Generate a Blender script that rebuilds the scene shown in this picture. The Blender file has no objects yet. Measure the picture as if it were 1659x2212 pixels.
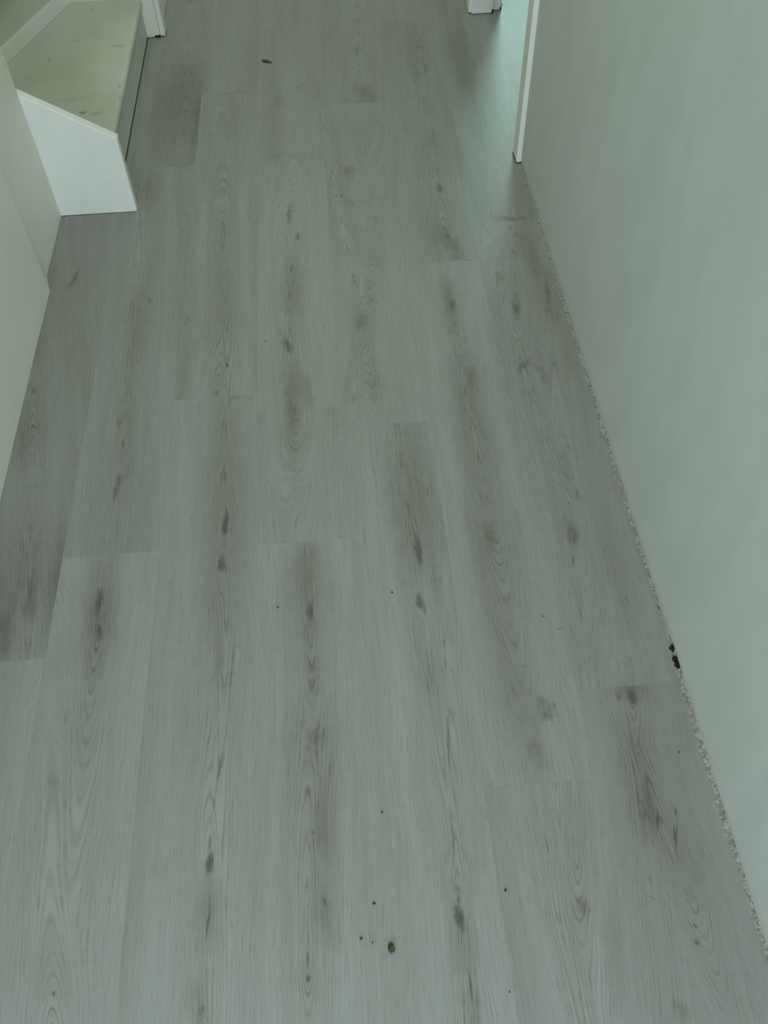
import bpy, bmesh, math, random
from mathutils import Matrix, Vector, noise as mnoise

random.seed(7)
scene = bpy.context.scene
COL = scene.collection

# ------------------------------------------------------------------ camera
CAM_H = 1.4162
RT = Vector((0.99671602, -0.07877662, -0.01874635))
UP = Vector((0.07417852, 0.7953913, 0.60153988))
FW = Vector((0.03247659, 0.60095501, -0.79862278))
cam_data = bpy.data.cameras.new('camera')
cam_data.sensor_fit = 'HORIZONTAL'
cam_data.sensor_width = 36.0
cam_data.lens = 1878.41 * 36.0 / 1659.0
cam_data.clip_start = 0.02
cam = bpy.data.objects.new('camera', cam_data)
COL.objects.link(cam)
m = Matrix((RT, UP, -FW)).transposed().to_4x4()
m.translation = Vector((0, 0, CAM_H))
cam.matrix_world = m
scene.camera = cam

# ------------------------------------------------------------------ light
scene.view_settings.view_transform = 'Standard'
scene.view_settings.look = 'None'
scene.view_settings.gamma = 1.0
scene.view_settings.use_curve_mapping = False
scene.view_settings.exposure = 0.0

world = bpy.data.worlds.new('world')
scene.world = world
world.use_nodes = True
bg = world.node_tree.nodes['Background']
bg.inputs['Color'].default_value = (0.80, 1.0, 0.93, 1)
bg.inputs['Strength'].default_value = 0.35


def area(name, loc, target, sx, sy, power, color):
    d = bpy.data.lights.new(name, 'AREA')
    d.shape = 'RECTANGLE'
    d.size, d.size_y = sx, sy
    d.energy = power
    d.color = color
    o = bpy.data.objects.new(name, d)
    COL.objects.link(o)
    o.location = loc
    o.rotation_euler = (Vector(target) - Vector(loc)).to_track_quat('-Z', 'Y').to_euler()
    return o


# daylight through the glazed front door behind the photographer
area('daylight_front_door', (0.0, -2.12, 1.15), (-0.10, 3.0, 0.9), 1.0, 1.9, 45.0, (0.765, 0.915, 0.985))
# daylight through the window at the far end of the side room
area('daylight_room_window', (1.42, 6.2, 1.55), (0.60, 2.6, 0.0), 0.75, 1.3, 31.0, (0.637, 1.0, 0.924))
# long fill light added under the hall ceiling to brighten the far floor
area('hall_fill_light', (-0.05, 3.6, 2.46), (-0.05, 3.6, 0.0), 0.8, 5.0, 20.0, (0.85, 1.0, 0.785))


# ------------------------------------------------------------------ helpers
def link(name, mesh, mat=None, parent=None, loc=(0, 0, 0)):
    o = bpy.data.objects.new(name, mesh)
    COL.objects.link(o)
    if mat:
        mesh.materials.append(mat)
    o.location = loc
    if parent:
        o.parent = parent
    return o


def bm_mesh(bm, name):
    me = bpy.data.meshes.new(name)
    bm.normal_update()
    bm.to_mesh(me)
    bm.free()
    return me


def add_box(bm, x0, x1, y0, y1, z0, z1, bevel=0.0, seg=1):
    vs = [bm.verts.new(p) for p in ((x0, y0, z0), (x1, y0, z0), (x1, y1, z0), (x0, y1, z0),
                                    (x0, y0, z1), (x1, y0, z1), (x1, y1, z1), (x0, y1, z1))]
    fs = [bm.faces.new([vs[i] for i in f]) for f in
          ((3, 2, 1, 0), (4, 5, 6, 7), (0, 1, 5, 4), (1, 2, 6, 5), (2, 3, 7, 6), (3, 0, 4, 7))]
    if bevel > 0:
        es = list({e for f in fs for e in f.edges})
        bmesh.ops.bevel(bm, geom=es, offset=bevel, segments=seg, affect='EDGES', profile=0.5)


def box(name, dims, mat, parent=None, bevel=0.0, seg=2):
    bm = bmesh.new()
    add_box(bm, *dims, bevel=bevel, seg=seg)
    return link(name, bm_mesh(bm, name), mat, parent)


def prism(bm, pts, z0=None, z1=None, axis='z', d0=0, d1=1):
    """extrude a polygon; axis z: pts are (x, y); axis y: pts are (x, z) from d0 to d1"""
    n = len(pts)
    if axis == 'z':
        a = [bm.verts.new((x, y, z0)) for x, y in pts]
        b = [bm.verts.new((x, y, z1)) for x, y in pts]
    else:
        a = [bm.verts.new((x, d0, z)) for x, z in pts]
        b = [bm.verts.new((x, d1, z)) for x, z in pts]
    bm.faces.new(a)
    bm.faces.new(b)
    for i in range(n):
        bm.faces.new((a[i], a[(i + 1) % n], b[(i + 1) % n], b[i]))
    bmesh.ops.recalc_face_normals(bm, faces=bm.faces[:])


def struct(o):
    o['kind'] = 'structure'
    return o


def tag(o, label, cat, group=None):
    o['label'] = label
    o['category'] = cat
    if group:
        o['group'] = group
    return o


class N:
    """tiny node-graph builder"""

    def __init__(self, tree):
        self.t = tree

    def node(self, ty, **kw):
        n = self.t.nodes.new(ty)
        for k, val in kw.items():
            setattr(n, k, val)
        return n

    def put(self, sock, val):
        if hasattr(val, 'is_linked') or isinstance(val, bpy.types.NodeSocket):
            self.t.links.new(val, sock)
        else:
            sock.default_value = val

    def math(self, op, a, b=0.0, c=0.0, clamp=False):
        n = self.node('ShaderNodeMath', operation=op, use_clamp=clamp)
        self.put(n.inputs[0], a)
        self.put(n.inputs[1], b)
        self.put(n.inputs[2], c)
        return n.outputs[0]

    def xyz(self, x, y, z):
        n = self.node('ShaderNodeCombineXYZ')
        for s, val in zip(n.inputs, (x, y, z)):
            self.put(s, val)
        return n.outputs[0]

    def noise(self, vec, scale=1.0, detail=2.0, rough=0.5):
        n = self.node('ShaderNodeTexNoise')
        self.put(n.inputs['Vector'], vec)
        n.inputs['Scale'].default_value = scale
        n.inputs['Detail'].default_value = detail
        n.inputs['Roughness'].default_value = rough
        return n.outputs[0]

    def remap(self, val, a, b, c=0.0, d=1.0, smooth=True):
        n = self.node('ShaderNodeMapRange', interpolation_type='SMOOTHSTEP' if smooth else 'LINEAR')
        self.put(n.inputs[0], val)
        for i, x in zip((1, 2, 3, 4), (a, b, c, d)):
            self.put(n.inputs[i], x)
        return n.outputs[0]

    def mix(self, fac, a, b, blend='MIX'):
        n = self.node('ShaderNodeMix', data_type='RGBA', blend_type=blend)
        self.put(n.inputs[0], fac)
        self.put(n.inputs[6], a)
        self.put(n.inputs[7], b)
        return n.outputs[2]

    def group(self, g, *vals):
        n = self.node('ShaderNodeGroup', node_tree=g)
        for s, val in zip(n.inputs, vals):
            self.put(s, val)
        return n.outputs[0]


def new_mat(name):
    mt = bpy.data.materials.new(name)
    mt.use_nodes = True
    t = mt.node_tree
    return mt, N(t), t.nodes['Principled BSDF']


def paint(name, col, rough=0.55, var=0.03, scale=6.0, bump=0.02, streak=(1, 1, 1)):
    """painted surface: slight patchiness and roller texture"""
    mt, n, p = new_mat(name)
    co = n.node('ShaderNodeTexCoord').outputs['Object']
    mp = n.node('ShaderNodeMapping')
    n.put(mp.inputs[0], co)
    mp.inputs['Scale'].default_value = streak
    f = n.noise(mp.outputs[0], scale, 4, 0.55)
    f = n.remap(f, 0.3, 0.7)
    a = tuple(c * (1 - var) for c in col) + (1,)
    b = tuple(min(1, c * (1 + var)) for c in col) + (1,)
    n.put(p.inputs['Base Color'], n.mix(f, a, b))
    p.inputs['Roughness'].default_value = rough
    if bump:
        bp = n.node('ShaderNodeBump')
        bp.inputs['Strength'].default_value = bump
        bp.inputs['Distance'].default_value = 0.002
        n.put(bp.inputs['Height'], n.noise(co, 260, 2, 0.6))
        n.put(p.inputs['Normal'], bp.outputs[0])
    return mt


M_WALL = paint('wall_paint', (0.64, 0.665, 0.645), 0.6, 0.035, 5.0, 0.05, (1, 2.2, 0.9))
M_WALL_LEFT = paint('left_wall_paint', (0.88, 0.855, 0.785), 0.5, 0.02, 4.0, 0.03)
M_WHITE = paint('white_gloss_paint', (0.90, 0.90, 0.87), 0.35, 0.02, 8.0, 0.01)
M_CEIL = paint('ceiling_paint', (0.8, 0.8, 0.78), 0.8, 0.02, 4.0, 0.0)


M_STAIR = paint('stair_paint', (0.66, 0.67, 0.60), 0.5, 0.04, 8.0, 0.02)


def plain(name, col, rough=0.7, var=0.15, scale=150.0):
    return paint(name, col, rough, var, scale, 0.0)


M_DARK = plain('gap_shade', (0.012, 0.013, 0.012), 0.9)  # black that stands in for the shade in gaps and holes
M_SUB = plain('subfloor_screed', (0.25, 0.24, 0.22), 0.9, 0.1, 30)


def plaster_crumb():
    mt, n, p = new_mat('broken_plaster')
    co = n.node('ShaderNodeTexCoord').outputs['Object']
    f = n.noise(co, 150, 3, 0.6)
    c = n.mix(n.remap(f, 0.35, 0.66), (0.20, 0.195, 0.18, 1), (0.42, 0.42, 0.40, 1))
    g = n.remap(n.noise(co, 7, 2, 0.5), 0.50, 0.66)
    c = n.mix(n.math('MULTIPLY', g, 0.5), c, (0.33, 0.27, 0.20, 1))
    n.put(p.inputs['Base Color'], c)
    p.inputs['Roughness'].default_value = 0.9
    return mt


M_CRUMB = plaster_crumb()

# ------------------------------------------------------------------ floor: grey oak laminate planks
PW, PL = 0.19, 1.375
X_FIRST = 0.1755 - 5 * PW
COLUMNS = 'ABCDEFGHIJ'
JOINT = {'A': .790, 'B': 1.012, 'C': 1.427, 'D': 1.007, 'E': 1.309, 'F': .485, 'G': .643,
         'H': .25, 'I': .95, 'J': .55}
# print of each plank, in metres from the plank's centre (x across, y along):
# marks (x, y, half width, half length, angle, strength, kind) and grain eyes (x, y, aspect, side, lean, reach)
FEATURES = {
 ('A', 0): ([(0.0207, -0.5049, 0.0542, 0.2111, -0.085, 0.3, 't'), (0.0896, -0.5026, 0.0145, 0.1494, -0.03, 0.32, 't'), (0.0486, -0.5569, 0.0089, 0.0661, -0.048, 0.3, 't'), (-0.0014, 0.4089, 0.0132, 0.0709, 0.252, 0.55, 'k'), (-0.0479, 0.1694, 0.0202, 0.0945, -0.045, 0.35, 'y'), (-0.0309, -0.1457, 0.0306, 0.1052, 0.035, 0.22, 't'), (0.0134, -0.6286, 0.0121, 0.0815, -0.088, 0.35, 't')],
   [(-0.0145, -0.1558, 0.1093, 1, -0.208, 0.242)]),
 ('B', -1): ([(-0.0093, 0.5782, 0.0097, 0.0408, -0.046, 0.75, 'k'), (-0.0037, 0.5122, 0.0086, 0.0288, -0.159, 0.7, 'k'), (-0.0066, 0.5354, 0.0279, 0.123, -0.05, 0.35, 't'), (-0.0078, 0.2952, 0.0286, 0.12, -0.044, 0.14, 't'), (0.002, -0.0804, 0.004, 0.0083, -0.147, 0.6, 'k'), (-0.0089, -0.0437, 0.0055, 0.0208, -0.554, 0.25, 'l'), (0.0014, -0.0776, 0.0405, 0.0962, -0.541, 0.1, 't')],
   [(-0.0061, 0.5471, 0.0833, -1, -0.028, 0.526), (0.0092, -0.1508, 0.2338, 1, -0.233, 0.117)]),
 ('B', 0): ([(-0.0048, -0.5165, 0.0098, 0.0502, 0.087, 0.6, 'k'), (0.0118, -0.4766, 0.0119, 0.0632, 0.191, 0.35, 'k'), (-0.0212, -0.3313, 0.0083, 0.0202, -0.018, 0.5, 'k'), (-0.0022, -0.3467, 0.0185, 0.1099, -0.076, 0.22, 't'), (-0.0106, -0.0388, 0.0202, 0.2369, -0.002, 0.28, 't'), (0.0113, 0.0863, 0.007, 0.0135, -0.172, 0.5, 'k'), (-0.0363, 0.232, 0.0097, 0.0199, -0.211, 0.3, 'k'), (-0.0127, 0.5752, 0.0265, 0.0956, 0.016, 0.2, 't')],
   [(-0.0039, -0.4501, 0.0398, 1, -0.044, 0.45)]),
 ('B', 1): ([(0.0678, -0.3308, 0.0441, 0.331, -0.028, 0.3, 't'), (-0.0072, -0.2933, 0.0415, 0.331, 0.007, 0.3, 't'), (0.0907, -0.429, 0.0115, 0.177, -0.028, 0.25, 't')],
   [(0.0512, -0.4306, 0.0888, 1, -0.035, 0.325)]),
 ('C', -1): ([(0.033, 0.3091, 0.0404, 0.3991, -0.016, 0.36, 't'), (0.0343, 0.3238, 0.0066, 0.0461, 0.028, 0.85, 'k'), (0.0294, 0.2301, 0.0091, 0.0189, -0.034, 0.8, 'k'), (0.0269, 0.1245, 0.0192, 0.1006, -0.047, 0.12, 't'), (0.0566, 0.003, 0.0033, 0.1093, 0.06, 0.5, 'l'), (0.0389, -0.1963, 0.0031, 0.0973, 0.12, 0.55, 'l'), (0.0299, 0.0158, 0.0084, 0.0552, -0.036, 0.22, 't'), (0.0206, -0.0207, 0.0033, 0.0308, 0.264, 0.3, 'l'), (0.0311, -0.3383, 0.0094, 0.0216, 0.018, 0.95, 'k'), (0.0292, -0.3079, 0.0037, 0.0215, 0.082, 0.6, 'l'), (0.0286, -0.4097, 0.0169, 0.0659, 0.042, 0.3, 't'), (0.0307, -0.427, 0.0028, 0.0253, 0.081, 0.75, 'l'), (0.0198, -0.528, 0.012, 0.0388, 0.073, 0.35, 't'), (0.024, -0.5461, 0.0092, 0.0187, 0.307, 0.5, 'k'), (-0.0224, -0.0954, 0.0176, 0.1349, -0.126, 0.1, 't'), (0.061, 0.6805, 0.0084, 0.0374, -1.524, 0.2, 't')],
   [(0.0362, 0.3045, 0.1069, 1, -0.018, 0.349), (0.0299, 0.2159, 0.1023, -1, -0.009, 0.265), (0.0322, -0.3471, 0.1057, 1, -0.018, 0.246)]),
 ('C', 0): ([(0.0, -0.6767, 0.0095, 0.0228, 0.042, 0.45, 'k'), (0.0253, -0.5856, 0.0054, 0.0129, -0.249, 0.8, 'k'), (-0.0815, -0.4132, 0.016, 0.0321, -0.199, 0.38, 'k'), (0.0068, -0.4363, 0.0339, 0.2891, -0.029, 0.2, 't'), (-0.0012, -0.2163, 0.0193, 0.1352, -0.049, 0.18, 'y'), (-0.0005, -0.0488, 0.0126, 0.065, 0.004, 0.3, 'l'), (0.0231, 0.6816, 0.0119, 0.0645, -1.456, 0.25, 't'), (0.0013, 0.5307, 0.026, 0.1501, 0.002, 0.18, 't')],
   [(0.0036, -0.6874, 0.1041, 1, -0.013, 0.507), (-0.002, -0.0598, 0.1308, 1, -0.042, 0.269)]),
 ('C', 1): ([(-0.0826, -0.3283, 0.0097, 0.014, 0.79, 0.4, 'k')],
   []),
 ('D', -1): ([(0.006, 0.5649, 0.0405, 0.157, -0.005, 0.42, 't'), (0.0082, 0.2467, 0.0356, 0.2373, -0.008, 0.36, 't'), (0.007, 0.6332, 0.0199, 0.0645, 0.005, 0.2, 't'), (0.0094, 0.5242, 0.0078, 0.0305, -0.011, 0.75, 'k'), (0.0037, 0.4727, 0.0136, 0.0287, -0.202, 0.35, 'k'), (0.0103, 0.4051, 0.0133, 0.0191, -0.259, 0.35, 't'), (0.0127, 0.2696, 0.0126, 0.0217, 0.032, 0.35, 't'), (0.0141, 0.3666, 0.0131, 0.0202, 0.031, 0.3, 't'), (0.0325, 0.2625, 0.0063, 0.015, -0.703, 0.2, 'y'), (0.0137, 0.1158, 0.0192, 0.0555, 0.034, 0.2, 't'), (0.0045, 0.1167, 0.003, 0.0059, -0.096, 0.6, 'k'), (0.0175, 0.0098, 0.0042, 0.0086, -0.044, 0.6, 'k'), (-0.0083, -0.0063, 0.0028, 0.0353, 0.037, 0.45, 'l'), (-0.0101, -0.0636, 0.0027, 0.0212, 0.026, 0.6, 'l'), (-0.0104, -0.0881, 0.0047, 0.0107, 0.082, 0.65, 'k'), (0.0165, -0.0014, 0.0168, 0.0653, -0.257, 0.28, 't'), (-0.0469, -0.0808, 0.004, 0.0681, 0.114, 0.2, 'l'), (-0.0105, -0.0996, 0.0268, 0.0753, -0.043, 0.1, 't')],
   [(0.0083, 0.5165, 0.0883, -1, -0.008, 0.451), (-0.0106, -0.0821, 0.5727, -1, 0.026, 0.059)]),
 ('D', 0): ([(-0.0245, -0.1067, 0.0133, 0.0385, -0.348, 0.75, 'k'), (-0.0396, -0.0573, 0.0079, 0.0256, -0.249, 0.4, 'k'), (-0.0765, -0.0951, 0.0055, 0.01, 0.845, 0.5, 'k'), (-0.0098, -0.5186, 0.0136, 0.0516, 0.018, 0.1, 't'), (-0.0132, 0.4162, 0.0102, 0.0639, 0.06, 0.55, 'k'), (0.0103, 0.313, 0.0087, 0.0201, -0.089, 0.65, 'k'), (-0.0069, 0.0921, 0.021, 0.1485, 0.007, 0.3, 't'), (-0.0155, -0.3175, 0.0124, 0.1486, 0.023, 0.4, 't'), (0.0123, -0.2555, 0.0212, 0.0793, -0.188, 0.48, 'y'), (0.0788, -0.374, 0.0122, 0.0613, -0.039, 0.2, 't'), (0.0676, -0.0471, 0.0045, 0.0089, -0.219, 0.5, 'k')],
   [(-0.0119, -0.2874, 0.171, -1, -0.031, 0.319), (-0.0058, 0.4039, 0.1628, 1, 0.028, 0.203)]),
 ('D', 1): ([(-0.0346, -0.3465, 0.0176, 0.0605, 0.144, 0.25, 't'), (0.0271, -0.2736, 0.0119, 0.0347, 0.354, 0.2, 't'), (-0.0047, -0.6659, 0.0082, 0.101, -1.46, 0.12, 't'), (-0.0801, 0.1412, 0.0065, 0.0319, 1.11, 0.4, 'l'), (-0.0297, 0.1456, 0.0065, 0.025, 1.087, 0.3, 'l')],
   []),
 ('E', -1): ([(0.0389, 0.5129, 0.0422, 0.213, 0.004, 0.42, 't'), (0.037, 0.3399, 0.0091, 0.0451, 0.001, 0.9, 'k'), (0.0264, 0.2287, 0.0096, 0.0173, -0.011, 0.8, 'k'), (0.027, 0.3483, 0.0272, 0.1492, 0.043, 0.25, 't'), (0.0286, 0.0948, 0.0215, 0.1328, -0.041, 0.22, 't'), (0.0607, 0.2608, 0.0088, 0.077, -0.016, 0.2, 't'), (0.0615, 0.1129, 0.0033, 0.0828, 0.068, 0.4, 'l'), (0.0474, -0.056, 0.0039, 0.0939, 0.097, 0.55, 'l'), (0.0344, -0.2168, 0.0036, 0.0751, 0.06, 0.5, 'l'), (0.031, -0.2947, 0.0085, 0.0285, 0.041, 0.5, 'k'), (0.0298, -0.3309, 0.0111, 0.0248, -0.26, 0.95, 'k'), (0.0329, -0.3721, 0.0163, 0.0474, 0.025, 0.28, 't'), (0.0337, -0.421, 0.0027, 0.0264, 0.026, 0.8, 'l'), (0.0347, -0.457, 0.0105, 0.0228, -0.128, 0.3, 't'), (0.0232, 0.0597, 0.0033, 0.0534, -0.097, 0.35, 'l')],
   [(0.0314, 0.3207, 0.0905, 1, -0.013, 0.378), (0.0288, 0.2259, 0.1181, -1, -0.014, 0.251), (0.0311, -0.3343, 0.0743, 1, 0.082, 0.317)]),
 ('E', 0): ([(-0.0328, -0.3454, 0.0225, 0.0402, 0.389, 0.45, 'k'), (-0.0356, -0.3447, 0.018, 0.0604, 0.129, 0.35, 'k'), (-0.002, -0.2701, 0.0115, 0.0294, 0.233, 0.4, 'k'), (0.0077, -0.2801, 0.008, 0.0176, 0.508, 0.3, 'k'), (-0.004, -0.2155, 0.0093, 0.0459, 0.149, 0.2, 't'), (-0.0172, -0.5755, 0.0126, 0.1018, 0.031, 0.12, 't'), (-0.0334, 0.1588, 0.0154, 0.0267, -0.558, 0.4, 'k'), (-0.025, 0.3104, 0.0134, 0.0372, 0.168, 0.45, 't'), (-0.0557, 0.1926, 0.0052, 0.01, 0.468, 0.6, 'k')],
   [(-0.0277, -0.3545, 0.1592, 1, 0.196, 0.254), (-0.0332, -0.3875, 0.1202, -1, -0.059, 0.278)]),
 ('E', 1): ([(0.0476, -0.6186, 0.0266, 0.086, -0.252, 0.4, 't'), (0.033, -0.6742, 0.0073, 0.0674, -1.29, 0.25, 't'), (0.0413, -0.3327, 0.011, 0.0522, 0.041, 0.5, 'k'), (0.0506, -0.1509, 0.0065, 0.1305, 0.053, 0.25, 'l'), (0.0392, -0.4678, 0.0061, 0.0998, 0.021, 0.35, 'l')],
   [(0.031, -0.5907, 0.0851, 1, 0.05, 0.419)]),
 ('F', -1): ([(0.0194, 0.5023, 0.0208, 0.1827, 0.189, 0.1, 't'), (0.026, 0.4923, 0.0069, 0.0217, -0.022, 0.4, 't'), (0.06, 0.4342, 0.0108, 0.1079, 0.201, 0.22, 't'), (0.033, 0.5821, 0.0058, 0.0272, 0.209, 0.25, 'l')],
   [(0.0372, 0.5674, 0.1414, -1, 0.138, 0.224), (-0.0035, 0.6812, 0.1125, 1, 0.004, 0.228)]),
 ('F', 0): ([(0.0333, -0.5626, 0.008, 0.0219, 0.48, 0.35, 't'), (0.0014, 0.5447, 0.0252, 0.1052, 0.052, 0.35, 't'), (0.0049, 0.5162, 0.0114, 0.0377, 0.038, 0.65, 'k'), (-0.0013, 0.4394, 0.0156, 0.041, 0.259, 0.4, 'y'), (-0.0021, 0.2094, 0.0436, 0.2481, 0.02, 0.34, 't'), (0.0165, 0.2565, 0.0137, 0.0341, 0.009, 0.35, 't'), (-0.0151, -0.1913, 0.0346, 0.231, 0.045, 0.28, 't'), (-0.0187, -0.5364, 0.0337, 0.1826, -0.035, 0.3, 't'), (-0.0125, -0.0817, 0.0057, 0.0112, 0.058, 0.5, 'k'), (-0.0086, -0.1883, 0.0092, 0.0318, 0.05, 0.35, 't'), (0.0081, -0.4759, 0.0041, 0.0124, -1.482, 0.4, 'l'), (0.0321, -0.5582, 0.0112, 0.0212, -1.483, 0.3, 't'), (0.0495, -0.5545, 0.004, 0.0062, -0.6, 0.6, 'k'), (0.0064, -0.6304, 0.0124, 0.0611, 0.145, 0.15, 't'), (-0.0688, -0.6832, 0.0045, 0.0258, 1.529, 0.25, 't'), (0.063, -0.381, 0.0043, 0.0083, -0.822, 0.7, 'k'), (0.0898, -0.4056, 0.0025, 0.0094, 1.374, 0.6, 'l')],
   [(0.0039, 0.4986, 0.0922, -1, -0.007, 0.442), (0.0007, -0.1433, 0.1476, -1, 0.0, 0.227)]),
 ('F', 1): ([(0.037, -0.6174, 0.017, 0.0801, -0.22, 0.45, 't'), (0.0306, -0.572, 0.0111, 0.0266, -0.077, 0.5, 'k'), (0.0559, -0.6853, 0.006, 0.0364, -1.276, 0.3, 't'), (-0.008, -0.5811, 0.0196, 0.1112, 0.012, 0.2, 't'), (0.0356, -0.3557, 0.0117, 0.0401, 0.072, 0.65, 'k'), (0.0378, -0.2859, 0.0079, 0.0491, 0.068, 0.4, 'k'), (0.0465, -0.0879, 0.0041, 0.185, 0.048, 0.4, 'l'), (0.0446, 0.4347, 0.0371, 0.2316, 0.04, 0.2, 't'), (0.0377, 0.287, 0.012, 0.0882, 0.053, 0.4, 'k'), (0.0575, 0.1209, 0.0058, 0.0289, 1.023, 0.3, 'l')],
   [(0.0196, -0.6365, 0.0972, 1, 0.034, 0.299)]),
 ('G', -1): ([(0.0028, 0.6828, 0.0242, 0.0382, -1.388, 0.4, 't'), (-0.0037, 0.6649, 0.0104, 0.0213, 0.028, 0.75, 'k'), (-0.0221, 0.555, 0.026, 0.1177, 0.148, 0.3, 't'), (0.0703, 0.5827, 0.031, 0.113, 0.145, 0.16, 't'), (-0.0217, 0.475, 0.0118, 0.0528, 0.081, 0.3, 't'), (-0.0163, 0.4537, 0.0022, 0.0227, 0.282, 0.8, 'l'), (0.0169, 0.4636, 0.0022, 0.0133, 0.146, 0.7, 'l'), (0.0052, 0.4265, 0.0029, 0.0262, 0.169, 0.9, 'l'), (0.0093, 0.4316, 0.0018, 0.0276, 0.306, 0.8, 'l'), (0.0099, 0.4135, 0.0361, 0.0615, -0.715, 0.12, 't'), (-0.0004, 0.2945, 0.0034, 0.0056, -0.388, 0.7, 'k'), (-0.0057, 0.2747, 0.0047, 0.0089, -0.638, 0.6, 'k'), (-0.053, 0.1944, 0.0091, 0.019, -0.425, 0.25, 't'), (-0.0569, 0.3424, 0.0014, 0.0124, -0.953, 0.5, 'l')],
   [(-0.0021, 0.6713, 0.346, -1, 0.213, 0.06), (0.0037, 0.3417, 0.3678, -1, -0.087, 0.133)]),
 ('G', 0): ([(-0.0276, 0.3324, 0.0181, 0.0363, 0.046, 0.6, 'k'), (-0.026, 0.3685, 0.0091, 0.0358, 0.169, 0.4, 'k'), (-0.0438, 0.1332, 0.0117, 0.0362, 0.755, 0.55, 'k'), (-0.009, 0.1032, 0.0095, 0.0516, -0.341, 0.25, 't'), (0.024, 0.6287, 0.0098, 0.0221, 0.02, 0.4, 'k'), (0.0086, 0.5568, 0.006, 0.011, -0.075, 0.4, 'k'), (0.0443, 0.5805, 0.0242, 0.1238, 0.056, 0.3, 't'), (0.0567, 0.3911, 0.023, 0.1493, 0.007, 0.28, 't'), (0.064, 0.1442, 0.0171, 0.104, -0.043, 0.25, 'y'), (-0.0341, -0.3501, 0.0165, 0.0393, 0.006, 0.6, 'k'), (-0.041, -0.3091, 0.0074, 0.0267, 0.521, 0.35, 'k'), (-0.0018, -0.2651, 0.0085, 0.0267, -0.048, 0.5, 'k'), (0.0053, -0.2659, 0.0047, 0.0135, -0.719, 0.35, 'k'), (-0.0123, -0.1759, 0.0116, 0.0691, 0.119, 0.2, 't'), (0.0319, -0.4355, 0.0266, 0.1875, 0.016, 0.2, 't'), (-0.0581, -0.312, 0.0092, 0.1548, 0.022, 0.12, 't'), (0.0358, -0.5105, 0.0026, 0.0119, -0.519, 0.5, 'l'), (0.0105, -0.6862, 0.0032, 0.0643, -1.497, 0.15, 't'), (0.085, -0.0938, 0.006, 0.0127, 0.08, 0.3, 't')],
   [(-0.0341, -0.3503, 0.1426, -1, -0.024, 0.334), (-0.03, 0.3248, 0.1602, -1, 0.135, 0.211), (-0.0341, -0.3503, 0.1176, 1, 0.124, 0.233)]),
 ('G', 1): ([(0.0073, 0.1276, 0.03, 0.1526, 0.043, 0.18, 't'), (0.008, 0.3358, 0.0313, 0.1481, 0.062, 0.18, 't'), (-0.0857, -0.4048, 0.0107, 0.1549, 0.061, 0.1, 't'), (0.0178, -0.679, 0.0125, 0.0469, -1.465, 0.5, 't')],
   []),
 ('H', 1): ([(-0.0636, 0.3403, 0.0043, 0.0075, -0.316, 0.5, 'k'), (-0.0684, 0.4554, 0.0044, 0.0228, 0.979, 0.35, 'l'), (-0.0033, 0.5838, 0.0038, 0.0159, 1.424, 0.35, 'l'), (-0.0131, 0.6316, 0.0038, 0.006, -0.621, 0.5, 'k'), (-0.0912, 0.2842, 0.0043, 0.0201, 0.909, 0.3, 'l')],
   []),
 ('J', 1): ([(0.297, 0.2704, 0.0061, 0.0093, 0.306, 0.1, 't')],
   []),
}



def blob_group():
    g = bpy.data.node_groups.new('mark', 'ShaderNodeTree')
    itf = g.interface
    itf.new_socket('Vector', in_out='INPUT', socket_type='NodeSocketVector')
    itf.new_socket('Centre', in_out='INPUT', socket_type='NodeSocketVector')
    itf.new_socket('InvSize', in_out='INPUT', socket_type='NodeSocketVector')
    for s in ('Angle', 'Strength', 'Inner'):
        itf.new_socket(s, in_out='INPUT', socket_type='NodeSocketFloat')
    itf.new_socket('Value', in_out='OUTPUT', socket_type='NodeSocketFloat')
    n = N(g)
    gi = n.node('NodeGroupInput')
    go = n.node('NodeGroupOutput')
    sub = n.node('ShaderNodeVectorMath', operation='SUBTRACT')
    n.put(sub.inputs[0], gi.outputs[0])
    n.put(sub.inputs[1], gi.outputs[1])
    rot = n.node('ShaderNodeVectorRotate', rotation_type='Z_AXIS')
    n.put(rot.inputs['Vector'], sub.outputs[0])
    n.put(rot.inputs['Angle'], gi.outputs[3])
    mul = n.node('ShaderNodeVectorMath', operation='MULTIPLY')
    n.put(mul.inputs[0], rot.outputs[0])
    n.put(mul.inputs[1], gi.outputs[2])
    ln = n.node('ShaderNodeVectorMath', operation='LENGTH')
    n.put(ln.inputs[0], mul.outputs[0])
    v = n.remap(ln.outputs['Value'], gi.outputs[5], 1.25, 1.0, 0.0)
    n.put(go.inputs[0], n.math('MULTIPLY', v, gi.outputs[4]))
    return g


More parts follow.
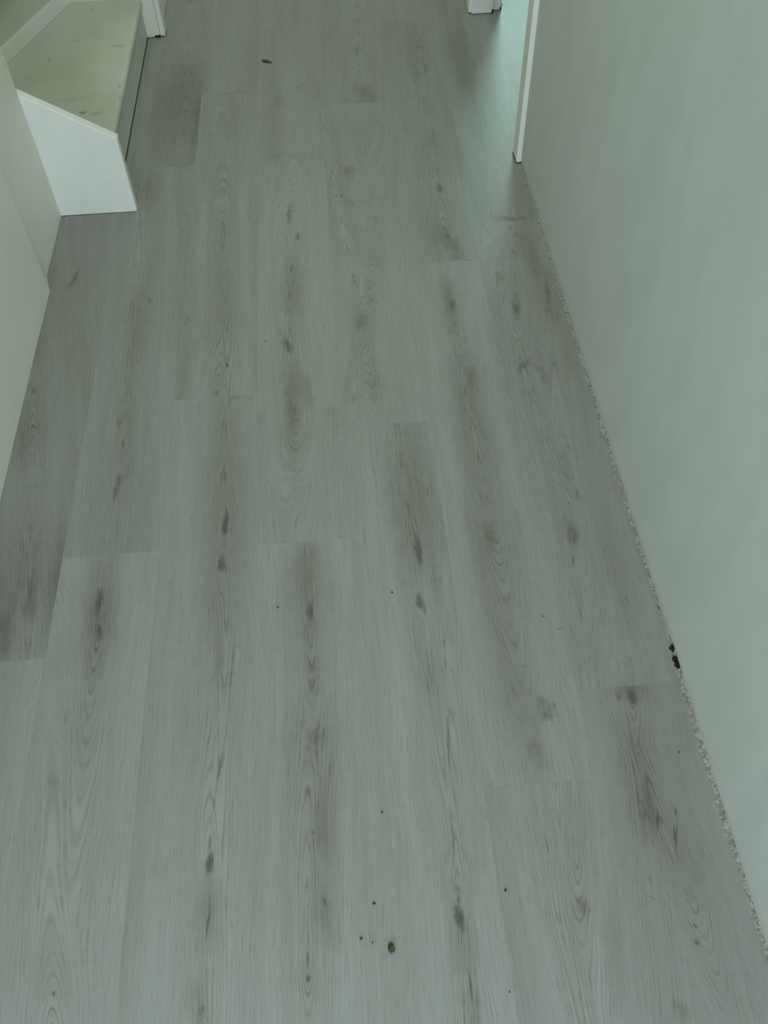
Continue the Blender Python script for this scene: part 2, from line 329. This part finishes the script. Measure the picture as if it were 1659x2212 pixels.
def eye_group():
    """distance in 'growth rings' from an eye of the grain: long ellipses on one side, trailing lines on the other"""
    g = bpy.data.node_groups.new('grain_eye', 'ShaderNodeTree')
    itf = g.interface
    for s in ('X', 'Y', 'CX', 'CY', 'Aspect', 'Trail', 'Side', 'Lean', 'Reach'):
        itf.new_socket(s, in_out='INPUT', socket_type='NodeSocketFloat')
    itf.new_socket('Value', in_out='OUTPUT', socket_type='NodeSocketFloat')
    n = N(g)
    gi = n.node('NodeGroupInput')
    go = n.node('NodeGroupOutput')
    X, Y, CX, CY, A, T, SD, LE, RE = gi.outputs[:9]
    dy = n.math('SUBTRACT', Y, CY)
    dx = n.math('SUBTRACT', n.math('SUBTRACT', X, CX), n.math('MULTIPLY', dy, LE))
    sd = n.math('MULTIPLY', dy, SD)
    # the ellipses run out into straight grain beyond their reach
    far = n.math('MULTIPLY', n.math('ARCTANGENT', n.math('DIVIDE', n.math('MAXIMUM', sd, 0.0), RE)), RE)
    fwd = n.math('MULTIPLY', far, A)
    bck = n.math('MULTIPLY', n.math('MINIMUM', sd, 0.0), T)
    q = n.math('ADD', n.math('ADD', n.math('POWER', fwd, 2.0), n.math('MULTIPLY', bck, bck)),
               n.math('MULTIPLY', dx, dx))
    n.put(go.inputs[0], n.math('SQRT', q))
    return g


G_BLOB, G_EYE = blob_group(), eye_group()
LIGHT_OAK = (0.328, 0.327, 0.312, 1)
DARK_OAK = (0.172, 0.153, 0.135, 1)
KNOT_OAK = (0.062, 0.057, 0.050, 1)
STAIN = (0.22, 0.20, 0.14, 1)


def plank_material(key, seed, marks, eyes, tone):
    mt, n, p = new_mat('oak_laminate')
    co = n.node('ShaderNodeTexCoord').outputs['Object']
    sep = n.node('ShaderNodeSeparateXYZ')
    n.put(sep.inputs[0], co)
    x0, y0 = sep.outputs[0], sep.outputs[1]
    # gentle waver of the grain along the board, plus a fine jag of the growth lines
    wav = n.noise(n.xyz(n.math('MULTIPLY', x0, 5.0), n.math('MULTIPLY', y0, 3.2), seed), 1.0, 2, 0.5)
    jag = n.noise(n.xyz(n.math('MULTIPLY', x0, 170.0), n.math('MULTIPLY', y0, 55.0), seed + 3.1), 1.0, 2, 0.6)
    x = n.math('MULTIPLY_ADD', n.math('SUBTRACT', wav, 0.5), 0.030, x0)
    x = n.math('MULTIPLY_ADD', n.math('SUBTRACT', jag, 0.5), 0.0022, x)
    fld = None
    if not eyes:
        eyes = [(-0.16 if seed % 2 < 1 else 0.17, 0.1, 0.02, 1, 0.0, 0.5)]
    for cx, cy, asp, side, lean, reach in eyes:
        asp = min(asp * 1.2, 0.25)
        f = n.group(G_EYE, x, y0, cx, cy, asp, asp * 0.22, float(side), max(-.15, min(.15, lean)), reach * 0.9)
        fld = f if fld is None else n.math('SMOOTH_MIN', fld, f, 0.004)
    # growth lines
    ph = n.noise(n.xyz(n.math('MULTIPLY', fld, 45.0), n.math('MULTIPLY', y0, 1.1), seed + 9.0), 1.0, 2, 0.5)
    ph = n.math('MULTIPLY_ADD', ph, 8.0, n.math('MULTIPLY', fld, 2 * math.pi / 0.0040))
    wave = n.math('MULTIPLY_ADD', n.math('SINE', ph), 0.5, 0.5)
    ring = n.math('POWER', wave, 5.0)
    ringmask = n.remap(fld, 0.055, 0.0, 0.18, 1.0)
    dash = n.noise(n.xyz(n.math('MULTIPLY', fld, 130.0), n.math('MULTIPLY', y0, 26.0), seed + 5.0), 1.0, 2, .5)
    ring = n.math('MULTIPLY', n.math('MULTIPLY', ring, ringmask), n.remap(dash, 0.32, 0.62, 0.25, 1.0))
    # pores: short dark dashes that follow the grain, thickest on the growth lines
    por = n.noise(n.xyz(n.math('MULTIPLY', fld, 470.0), n.math('MULTIPLY', y0, 34.0), seed), 1.0, 2, 0.55)
    pore = n.math('MULTIPLY', n.remap(por, 0.50, 0.74), n.math('MULTIPLY_ADD', wave, 0.55, 0.45))
    fine = n.noise(n.xyz(n.math('MULTIPLY', fld, 330.0), n.math('MULTIPLY', y0, 8.0), seed + 2.0), 1.0, 2, 0.6)
    # broad tone bands along the board
    band = n.noise(n.xyz(n.math('MULTIPLY', fld, 22.0), n.math('MULTIPLY', y0, 1.3), seed + 7.0), 1.0, 3, 0.55)
    band = n.math('SUBTRACT', band, 0.5)
    # marks
    dis = n.node('ShaderNodeTexNoise')
    n.put(dis.inputs['Vector'], co)
    dis.inputs['Scale'].default_value = 22.0
    dis.inputs['Detail'].default_value = 4.0
    dis.inputs['Roughness'].default_value = 0.65
    dv = n.node('ShaderNodeVectorMath', operation='MULTIPLY_ADD')
    n.put(dv.inputs[0], dis.outputs['Color'])
    sums = {'t': None, 'k': None, 'y': None}
    scl = {'t': (0.030, 0.10, 0.0), 'k': (0.018, 0.045, 0.0), 'l': (0.004, 0.01, 0.0), 'y': (0.03, 0.03, 0.0)}
    vecs = {}
    for ty, s in scl.items():
        if not any(mk[6] == ty for mk in marks):
            continue
        dv = n.node('ShaderNodeVectorMath', operation='MULTIPLY_ADD')
        n.put(dv.inputs[0], dis.outputs['Color'])
        dv.inputs[1].default_value = s
        dv.inputs[2].default_value = tuple(-0.5 * c for c in s)
        ad = n.node('ShaderNodeVectorMath', operation='ADD')
        n.put(ad.inputs[0], co)
        n.put(ad.inputs[1], dv.outputs[0])
        vecs[ty] = ad.outputs[0]
    for cx, cy, hw, hl, ang, st, ty in marks:
        inner = {'t': 0.0, 'k': 0.1, 'l': 0.2, 'y': 0.3}[ty]
        grow = {'t': 1.15, 'k': 1.15, 'l': 1.0, 'y': 1.0}[ty]
        val = n.group(G_BLOB, vecs[ty], (cx, cy, 0), (1 / (hw * (1.55 if ty == 't' else grow)), 1 / (hl * grow), 0), ang, st, inner)
        slot = 'k' if ty in 'kl' else ty
        sums[slot] = val if sums[slot] is None else n.math('MAXIMUM' if slot == 'k' else 'ADD', sums[slot], val)
    # tone: 0 = light oak, 1 = dark heartwood
    t = n.math('MULTIPLY_ADD', band, 1.0, tone)
    t = n.math('MULTIPLY_ADD', ring, 0.56, t)
    t = n.math('MULTIPLY_ADD', pore, 0.36, t)
    t = n.math('MULTIPLY_ADD', n.math('SUBTRACT', fine, 0.5), 0.60, t)
    if sums['t'] is not None:
        t = n.math('MULTIPLY_ADD', sums['t'], 1.3, t)
    t = n.math('MAXIMUM', n.math('MINIMUM', t, 1.1), -0.25)
    lo = n.remap(t, -0.25, 1.1, -0.25, 1.1, False)
    c = n.mix(0.0, LIGHT_OAK, DARK_OAK)
    mixn = c.node
    mixn.clamp_factor = False
    n.put(mixn.inputs[0], lo)
    if sums['y'] is not None:
        c = n.mix(n.math('MINIMUM', sums['y'], 0.8), c, STAIN)
    if sums['k'] is not None:
        kn = n.noise(n.xyz(n.math('MULTIPLY', fld, 330.0), n.math('MULTIPLY', y0, 60.0), seed + 4), 1.0, 3, .62)
        kf = n.math('MULTIPLY_ADD', n.math('SUBTRACT', kn, 0.5), 1.5, 0.0)
        kf = n.math('MULTIPLY_ADD', n.math('MULTIPLY', kf, n.remap(sums['k'], 0.0, 0.25)), 0.62, sums['k'])
        kf = n.remap(kf, 0.08, 1.0, 0.0, 0.80)
        c = n.mix(kf, c, KNOT_OAK)
    n.put(p.inputs['Base Color'], c)
    p.inputs['Roughness'].default_value = 0.42
    p.inputs['Specular IOR Level'].default_value = 0.4
    bp = n.node('ShaderNodeBump')
    bp.inputs['Strength'].default_value = 0.12
    bp.inputs['Distance'].default_value = 0.0006
    n.put(bp.inputs['Height'], n.math('SUBTRACT', 0.0, pore))
    n.put(p.inputs['Normal'], bp.outputs[0])
    return mt


subfloor = struct(box('floor', (-1.75, 2.60, -2.25, 6.6, -0.06, -0.0105), M_SUB))
MESHES = {}


def plank_mesh(x0, x1, y0, y1):
    key = tuple(round(k, 4) for k in (x0, x1, y0, y1))
    if key not in MESHES:
        bm = bmesh.new()
        add_box(bm, x0, x1, y0, y1, -0.010, 0.0, bevel=0.0001, seg=1)
        MESHES[key] = bm_mesh(bm, 'plank')
    return MESHES[key]


TONES = {('A', 0): 0.20, ('A', -1): 0.02, ('B', -1): -0.06, ('B', 0): 0.06, ('B', 1): 0.10, ('C', -1): -0.02, ('C', 0): 0.06,
         ('D', -1): -0.03, ('D', 0): 0.05, ('E', -1): 0.0, ('E', 0): 0.03, ('F', -1): 0.03, ('F', 0): 0.0,
         ('F', 1): 0.12, ('G', -1): 0.10, ('G', 0): 0.10, ('G', 1): 0.16, ('E', 1): 0.10, ('D', 1): 0.08, ('C', 1): 0.06}
GAP = 0.00001
HALL_X1 = 0.5505        # the boards stop just short of the right wall
SEED = 0.0
for ci, cn in enumerate(COLUMNS):
    xc = X_FIRST + PW * (ci + 0.5)
    for k in range(-2, 4):
        yc = JOINT[cn] + PL * (k + 0.5)
        y0, y1 = yc - PL / 2, yc + PL / 2
        if y1 < -2.2 or y0 > 6.0:
            continue
        y0, y1 = max(y0, -2.1), min(y1, 5.9)
        segs = [(xc - PW / 2, xc + PW / 2, y0, y1)]
        if cn == 'A':        # trimmed against the partition, the stair and the far wall
            if y0 > 2.0:
                if y0 < 3.2:
                    link('plank', plank_mesh(-0.600 - xc, xc + PW / 2 - xc, 2.1725 - yc, min(y1, 3.214) - yc), bpy.data.materials['oak_laminate'], subfloor, (xc, yc, 0))
                    link('plank', plank_mesh(-0.755 - xc, xc + PW / 2 - xc, y0 - yc, 2.1724 - yc), bpy.data.materials['oak_laminate'], subfloor, (xc, yc, 0))
                continue
            segs = [(-0.755, xc + PW / 2, y0, min(y1, 2.172))]
        if cn == 'G':        # trimmed at the wall except across the doorway
            segs = []
            a, b = xc - PW / 2, xc + PW / 2
            for lo, hi, xr in ((-9, 2.352, HALL_X1), (2.352, 3.310, b), (3.310, 9, HALL_X1)):
                s, e = max(y0, lo), min(y1, hi)
                if e - s > 0.02:
                    segs.append((a, xr, s, e))
        if cn == 'B' and y1 > 3.2:
            segs = [(-0.5395 if y0 > 3.2 else xc - PW / 2, xc + PW / 2, y0, y1)]
        if cn in 'HIJ':
            a = xc - PW / 2
            segs = [(a, xc + PW / 2, y0, y1)] if cn != 'H' else []
            if cn == 'H':
                for lo, hi, xl in ((-9, 2.352, 0.665), (2.352, 3.310, a), (3.310, 9, 0.665)):
                    s, e = max(y0, lo), min(y1, hi)
                    if e - s > 0.02:
                        segs.append((xl, xc + PW / 2, s, e))
            segs = [(q0, q1, max(r0, 0.6), r1) for q0, q1, r0, r1 in segs if r1 > 0.7]
        SEED += 1.37
        marks, eyes = FEATURES.get((cn, k), ([], []))
        if y1 < 0.05:
            marks, eyes = [], []
        if not segs:
            continue
        mt = plank_material((cn, k), SEED, marks, eyes, TONES.get((cn, k), 0.06 + 0.05 * math.sin(SEED * 3)))
        for a, b, s, e in segs:
            me = plank_mesh(a - xc + GAP, b - xc - GAP, s - yc + GAP, e - yc - GAP)
            if me.materials:
                me = me.copy()
                me.materials.clear()
            link('plank', me, mt, subfloor, (xc, yc, 0))

# ------------------------------------------------------------------ walls, ceiling
WX = 0.553
HT = 2.50
# right wall: one L of plaster with the doorway cut out; its lower edge is a broken plaster line
bm = bmesh.new()
rows = []
ys = [-2.2 + i * 0.02 for i in range(int((2.300 + 2.2) / 0.02))] + [2.300]
prof = []
for y in ys:
    z = 0.0035 + 0.0020 * mnoise.noise(Vector((y * 9, 0, 3))) + 0.0015 * mnoise.noise(Vector((y * 41, 0, 5)))
    if 0.655 < y < 0.735:
        z += 0.004
    prof.append((y, max(0.0015, z)))
lo = [bm.verts.new((WX + 0.0015, y, z)) for y, z in prof]
md = [bm.verts.new((WX, y, 0.022 + 0.003 * mnoise.noise(Vector((y * 14, 1, 1))))) for y, z in prof]
hi = [bm.verts.new((WX, y, HT)) for y, z in prof]
bk = [bm.verts.new((WX + 0.10, y, HT)) for y, z in prof]
bl = [bm.verts.new((WX + 0.10, y, z)) for y, z in prof]
for i in range(len(prof) - 1):
    for a, b in ((lo, md), (md, hi), (hi, bk), (bk, bl), (bl, lo)):
        bm.faces.new((a[i], b[i], b[i + 1], a[i + 1]))
for i in (0, -1):
    bm.faces.new((lo[i], md[i], hi[i], bk[i], bl[i]))
bmesh.ops.recalc_face_normals(bm, faces=bm.faces[:])
add_box(bm, WX, WX + 0.10, 2.300, 3.300, 2.06, HT)
add_box(bm, WX, WX + 0.10, 3.300, 6.2, 0.003, HT)
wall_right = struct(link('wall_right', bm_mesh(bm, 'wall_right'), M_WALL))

# crumbling plaster and filler between the boards and the right wall
bm = bmesh.new()
n_seg = 900
grid = []
for i in range(n_seg + 1):
    y = -0.2 + i * (2.49 / n_seg)
    row = []
    wob = 0.0030 * mnoise.noise(Vector((y * 22, 2, 0))) + 0.0022 * mnoise.noise(Vector((y * 95, 9, 0)))
    thin = 0.0045 * max(0.0, min(1.0, 0.5 + 1.3 * mnoise.noise(Vector((y * 3.1, 7, 2)))))
    for j in range(7):
        u = j / 6
        x = 0.5450 + thin * (1 - u) + wob * (1 - u) + u * 0.0105
        z = 0.0002 + 0.0050 * u ** 1.3 \
            + (0.0016 * mnoise.noise(Vector((x * 260, y * 210, 4))) + 0.0012 * mnoise.noise(Vector((x * 600, y * 500, 8)))) * min(1, 0.4 + u)
        amp = 0.55 + 0.6 * mnoise.noise(Vector((y * 4.0, 3, 1)))
        z *= max(0.25, min(1.1, amp + 0.25))
        for hy, hr in ((0.709, 0.0075), (0.687, 0.0085), (0.676, 0.0075)):
            dd = math.hypot((y - hy) / hr, (u - 0.62) / 0.55) + 0.5 * mnoise.noise(Vector((u * 3, y * 160, 6)))
            if dd < 1:
                z = min(z, -0.007 * min(1.0, 2.5 * (1 - dd)))
        row.append(bm.verts.new((x, y, z)))
    grid.append(row)
for i in range(n_seg):
    for j in range(6):
        bm.faces.new((grid[i][j], grid[i][j + 1], grid[i + 1][j + 1], grid[i + 1][j]))
bmesh.ops.recalc_face_normals(bm, faces=bm.faces[:])
crumbs = link('plaster_edge', bm_mesh(bm, 'plaster_edge'), M_CRUMB, wall_right)
crumbs['label'] = 'ragged strip of broken plaster and filler along the foot of the wall'
# black holes in that strip: black lumps put in for the shade inside them
for hy, r in ((0.709, 0.0050), (0.687, 0.0062), (0.676, 0.0052)):
    bm = bmesh.new()
    bmesh.ops.create_icosphere(bm, subdivisions=2, radius=1.0)
    for vtx in bm.verts:
        f = 1 + 0.35 * mnoise.noise(vtx.co * 1.7 + Vector((hy * 50, 0, 0)))
        vtx.co = Vector((vtx.co.x * r * 0.75 * f, vtx.co.y * r * f, vtx.co.z * 0.0035 * f))
    o = link('hole_shade', bm_mesh(bm, 'hole_shade'), M_DARK, wall_right, (0.5510, hy, 0.0))
    o['label'] = 'black hole in the broken plaster, its shade put in as a dark lump'

# left partition: near leaf stands 18 mm proud of the far leaf, bevelled step between
bm = bmesh.new()
prism(bm, [(-0.7365, -2.2), (-0.7355, 1.846), (-0.7525, 1.915), (-0.7525, 2.1745), (-0.835, 2.1745), (-0.835, -2.2)],
      0.0006, HT)
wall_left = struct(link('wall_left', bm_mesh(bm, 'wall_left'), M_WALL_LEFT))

# left wall beyond the stair: plastered end, rounded arris
bm = bmesh.new()
r = 0.012
arc = [(-0.556 - r + r * math.cos(a), 3.211 + r - r * math.sin(a)) for a in [i * math.pi / 12 for i in range(7)]]
prism(bm, [(-0.556, 6.2)] + arc + [(-1.72, 3.211), (-1.72, 3.33), (-0.66, 3.33), (-0.66, 6.2)], 0.0025, HT)
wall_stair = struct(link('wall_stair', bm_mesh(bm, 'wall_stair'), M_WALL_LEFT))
o = box('gap_shade', (-0.576, -0.5575, 3.2103, 3.23, 0.0008, 0.0075), M_DARK, wall_stair)  # solid dark box imitating the shade in the hole under the wall end

struct(box('wall_outer', (-1.82, -1.72, -0.2, 3.4, 0.0, HT), M_WALL_LEFT))
struct(box('wall_under_stair', (-1.72, -0.835, -0.2, -0.1, 0.0, HT), M_WALL_LEFT))
struct(box('wall_far', (-0.66, WX + 0.1, 6.2, 6.3, 0.0, HT), M_WALL))
# wall behind the photographer with a glazed front door
bm = bmesh.new()
add_box(bm, -0.84, -0.60, -2.30, -2.20, 0, HT)
add_box(bm, 0.50, WX + 0.1, -2.30, -2.20, 0, HT)
add_box(bm, -0.60, 0.50, -2.30, -2.20, 2.34, HT)
struct(link('wall_back', bm_mesh(bm, 'wall_back'), M_WALL))
# side room shell with its window opening
bm = bmesh.new()
add_box(bm, WX + 0.1, 1.02, 6.2, 6.3, 0, HT)
add_box(bm, 1.82, 2.6, 6.2, 6.3, 0, HT)
add_box(bm, 1.02, 1.82, 6.2, 6.3, 0, 0.85)
add_box(bm, 1.02, 1.82, 6.2, 6.3, 2.25, HT)
struct(link('wall_room_far', bm_mesh(bm, 'wall_room_far'), M_WALL))
struct(box('wall_room_right', (2.5, 2.6, 0.5, 6.2, 0, HT), M_WALL))
struct(box('wall_room_near', (WX + 0.1, 2.5, 0.5, 0.6, 0, HT), M_WALL))
struct(box('ceiling', (-1.82, 2.6, -2.3, 6.3, HT, HT + 0.1), M_CEIL))

# ------------------------------------------------------------------ doorway trim
# near side: architrave planted on the hall face of the wall
t1 = struct(box('trim_1', (0.5395, 0.5545, 2.2940, 2.3510, 0.0035, 2.12), M_WHITE, bevel=0.0015))
bm = bmesh.new()
add_box(bm, WX + 0.0005, WX + 0.101, 2.300, 2.351, 0.0035, 2.06, bevel=0.001)
struct(link('trim_2', bm_mesh(bm, 'trim_2'), M_WHITE))
# far side: rebated door lining facing the camera, with its own architrave
bm = bmesh.new()
add_box(bm, 0.5445, 0.6185, 3.2520, 3.300, 0.0020, 2.06, bevel=0.001)
add_box(bm, 0.6185, 0.6535, 3.2740, 3.300, 0.0020, 2.06, bevel=0.001)
struct(link('trim_3', bm_mesh(bm, 'trim_3'), M_WHITE))
struct(box('trim_4', (0.5335, 0.5470, 3.2605, 3.3180, 0.0035, 2.12), M_WHITE, bevel=0.0015))
bm = bmesh.new()
add_box(bm, 0.5395, 0.5545, 2.294, 3.318, 2.10, 2.16, bevel=0.001)
struct(link('trim_5', bm_mesh(bm, 'trim_5'), M_WHITE))
t3 = bpy.data.objects['trim_3']
box('gap_shade', (0.6150, 0.6205, 3.2512, 3.262, 0.0015, 0.0130), M_DARK, t3)  # this and the next: dark boxes painting shade at the foot of the lining
box('gap_shade', (0.6485, 0.6540, 3.2732, 3.286, 0.0015, 0.0120), M_DARK, t3)
box('gap_shade', (0.5390, 0.5400, 2.2960, 2.3505, 0.0008, 0.0060), M_DARK, t1)  # dark strip in place of the shade below the near architrave
# architrave on the left wall beyond the stair
struct(box('trim_6', (-0.5560, -0.5400, 3.2140, 3.2760, 0.0030, 2.12), M_WHITE, bevel=0.002))

# ------------------------------------------------------------------ winder staircase on the left
stairs = bpy.data.objects.new('staircase', None)
COL.objects.link(stairs)
stairs.location = (-0.60, 2.19, 0)
tag(stairs, 'painted winder staircase with dusty bottom tread behind a low white sloped panel', 'staircase')
inv = Matrix.Translation((0.60, -2.19, 0))


def stair_part(name, bm, mat, label=None):
    bmesh.ops.transform(bm, matrix=inv, verts=bm.verts[:])
    o = link(name, bm_mesh(bm, name), mat, stairs)
    if label:
        o['label'] = label
    return o


TZ = 0.128
# dusty painted tread: dirt spots where they lie (x, y, half sizes, strength)
DIRT = [(-0.2402, 0.6198, 0.0058, 0.0208, 0.5), (-0.0322, 0.6856, 0.0147, 0.0117, 0.55), (-0.006, 0.4325, 0.0083, 0.0155, 0.6), (-0.0945, 0.2916, 0.012, 0.0129, 0.75), (-0.0538, 0.2818, 0.0187, 0.0128, 0.45), (-0.0353, 0.3763, 0.0068, 0.0087, 0.4), (0.0016, 0.3721, 0.0041, 0.0218, 0.4), (-0.1495, 0.9603, 0.0062, 0.0249, 0.35), (-0.1738, 0.7399, 0.0119, 0.0119, 0.25), (-0.0505, 0.694, 0.0088, 0.0117, 0.4), (-0.1449, 0.3703, 0.0409, 0.0175, 0.15)]


def dirty_tread():
    mt, n, p = new_mat('stair_tread_paint')
    co = n.node('ShaderNodeTexCoord').outputs['Object']
    f = n.remap(n.noise(co, 5, 4, 0.6), 0.3, 0.75)
    c = n.mix(f, (0.66, 0.67, 0.59, 1), (0.57, 0.58, 0.49, 1))
    ds = n.node('ShaderNodeTexNoise')
    n.put(ds.inputs['Vector'], co)
    ds.inputs['Scale'].default_value = 60.0
    ds.inputs['Detail'].default_value = 3.0
    dv = n.node('ShaderNodeVectorMath', operation='MULTIPLY_ADD')
    n.put(dv.inputs[0], ds.outputs['Color'])
    dv.inputs[1].default_value = (0.03, 0.03, 0.0)
    dv.inputs[2].default_value = (-0.015, -0.015, 0.0)
    ad = n.node('ShaderNodeVectorMath', operation='ADD')
    n.put(ad.inputs[0], co)
    n.put(ad.inputs[1], dv.outputs[0])
    flat = n.node('ShaderNodeVectorMath', operation='MULTIPLY')
    n.put(flat.inputs[0], ad.outputs[0])
    flat.inputs[1].default_value = (1, 1, 0)
    acc = None
    for x, y, hx, hy, st in DIRT:
        b = n.group(G_BLOB, flat.outputs[0], (x, y, 0), (1 / hx, 1 / hy, 0), 0.0, st, 0.0)
        acc = b if acc is None else n.math('MAXIMUM', acc, b)
    c = n.mix(acc, c, (0.20, 0.19, 0.14, 1))
    n.put(p.inputs['Base Color'], c)
    p.inputs['Roughness'].default_value = 0.55
    return mt


M_TREAD = dirty_tread()
# riser of the bottom step
bm = bmesh.new()
add_box(bm, -0.618, -0.6015, 2.1970, 3.209, 0.0045, TZ - 0.026, bevel=0.001)
stair_part('riser', bm, M_STAIR)
# bottom tread: thick board with a rounded nosing
bm = bmesh.new()
rr = 0.013
nose = [(-0.5935 - rr + rr * math.cos(a), TZ - rr + rr * math.sin(a)) for a in
        [-math.pi / 2 + i * math.pi / 10 for i in range(11)]]
prism(bm, nose + [(-1.70, TZ), (-1.70, TZ - 2 * rr)], axis='y', d0=2.1975, d1=3.2095)
for f in bm.faces:
    f.smooth = False
stair_part('tread', bm, M_TREAD, 'dusty painted bottom tread with dirt spots')


def winder(off, z0, z1, thick):
    """board standing on the winder line, off = distance behind that line"""
    a, b = Vector((-1.1822, 2.1500)), Vector((-0.8407, 3.2090))
    d = (b - a).normalized()
    nrm = Vector((-d.y, d.x))
    p = [a + nrm * off, b + nrm * off, b + nrm * (off + thick), a + nrm * (off + thick)]
    p = [(max(-1.70, q.x), min(3.209, max(2.20, q.y))) for q in p]
    bm = bmesh.new()
    prism(bm, p, z0, z1)
    return bm


stair_part('riser', winder(0.0, TZ + 0.0005, TZ + 0.17, 0.018), M_STAIR)
stair_part('cover_strip', winder(-0.012, TZ + 0.001, TZ + 0.045, 0.0118), M_WHITE, 'pale cover strip along the foot of the upper riser')
stair_part('tread', winder(-0.03, TZ + 0.1705, TZ + 0.1965, 0.9), M_TREAD)

# low closing panel with sloped top
bm = bmesh.new()
prism(bm, [(-0.5435, 0.001), (-0.5435, 0.214), (-0.752, 0.3425), (-0.835, 0.3935), (-0.835, 0.001)],
      axis='y', d0=2.1720, d1=2.1965)
es = [e for e in bm.edges if abs(e.verts[0].co.y - e.verts[1].co.y) < 1e-5]
bmesh.ops.bevel(bm, geom=es, offset=0.0015, segments=2, affect='EDGES', profile=0.5)
bmesh.ops.translate(bm, vec=(0, 0.0002, 0), verts=bm.verts[:])
stair_part('string_panel', bm, M_WHITE, 'white closing panel with a sloped top edge')


# ------------------------------------------------------------------ debris on the floor
def lump(name, loc, size, mat, rot=0.0, seed=0.0, sub=2):
    bm = bmesh.new()
    bmesh.ops.create_icosphere(bm, subdivisions=sub, radius=1.0)
    for vtx in bm.verts:
        f = 1 + 0.45 * mnoise.noise(vtx.co * 1.6 + Vector((seed, seed * 2, 1)))
        vtx.co = Vector((vtx.co.x * size[0] * f, vtx.co.y * size[1] * f, vtx.co.z * size[2] * f))
    bmesh.ops.rotate(bm, matrix=Matrix.Rotation(rot, 3, 'Z'), verts=bm.verts[:])
    zmin = min(vtx.co.z for vtx in bm.verts)
    bmesh.ops.translate(bm, vec=(0, 0, -zmin), verts=bm.verts[:])
    return link(name, bm_mesh(bm, name), mat, None, loc)


M_MOSS = plain('mossy_crumb', (0.060, 0.068, 0.026), 0.9, 0.6, 400)
M_GRIT = plain('dark_grit_crumb', (0.055, 0.055, 0.045), 0.9, 0.3, 300)
M_SPLINT = plain('dark_bark', (0.060, 0.062, 0.052), 0.9, 0.4, 200)
tag(lump('mossy_crumb', (0.0045, 0.259, 0), (0.0050, 0.0075, 0.0035), M_MOSS, 0.2, 1.0),
    'mossy green crumb of dirt on the plank nearest the camera', 'dirt crumb')
tag(lump('bark_splinter', (-0.187, 2.989, 0), (0.019, 0.0065, 0.0025), M_SPLINT, -0.45, 2.0),
    'dark splinter of bark lying far up the hall floor', 'splinter')
SPECKS = (
    (-0.0163, 0.3226, 0.0028, 'dark grit speck just up the floor from the mossy green crumb'),
    (-0.0391, 0.2754, 0.0026, 'larger of the two dark grit specks left of the mossy green crumb'),
    (-0.0225, 0.2690, 0.0016, 'smaller of the two dark grit specks left of the mossy green crumb'),
    (0.0578, 0.8726, 0.0026, 'dark grit speck mid floor, just left of two dark knots in one plank'),
    (-0.1600, 0.8595, 0.0024, 'dark grit speck mid floor, just left of the eye-shaped knot'),
    (0.1859, 0.3251, 0.0026, 'dark grit speck right of the large dark knot near the camera'),
    (0.5100, 0.5169, 0.0020, 'dark grit speck beside the right wall, closest speck to that wall'),
    (0.0063, 0.4592, 0.0022, 'dark grit speck on the pale plank well above the mossy green crumb'),
    (0.1694, 0.1880, 0.0016, 'lone dark grit speck at the very bottom edge, nearest the camera'))
for i, (x, y, s, lab) in enumerate(SPECKS):
    tag(lump('grit_speck', (x, y, 0), (s, s * 0.8, s * 0.5), M_GRIT, i * 0.7, 4.0 + i, 1),
        lab, 'grit', 'grit specks scattered on the plank floor')
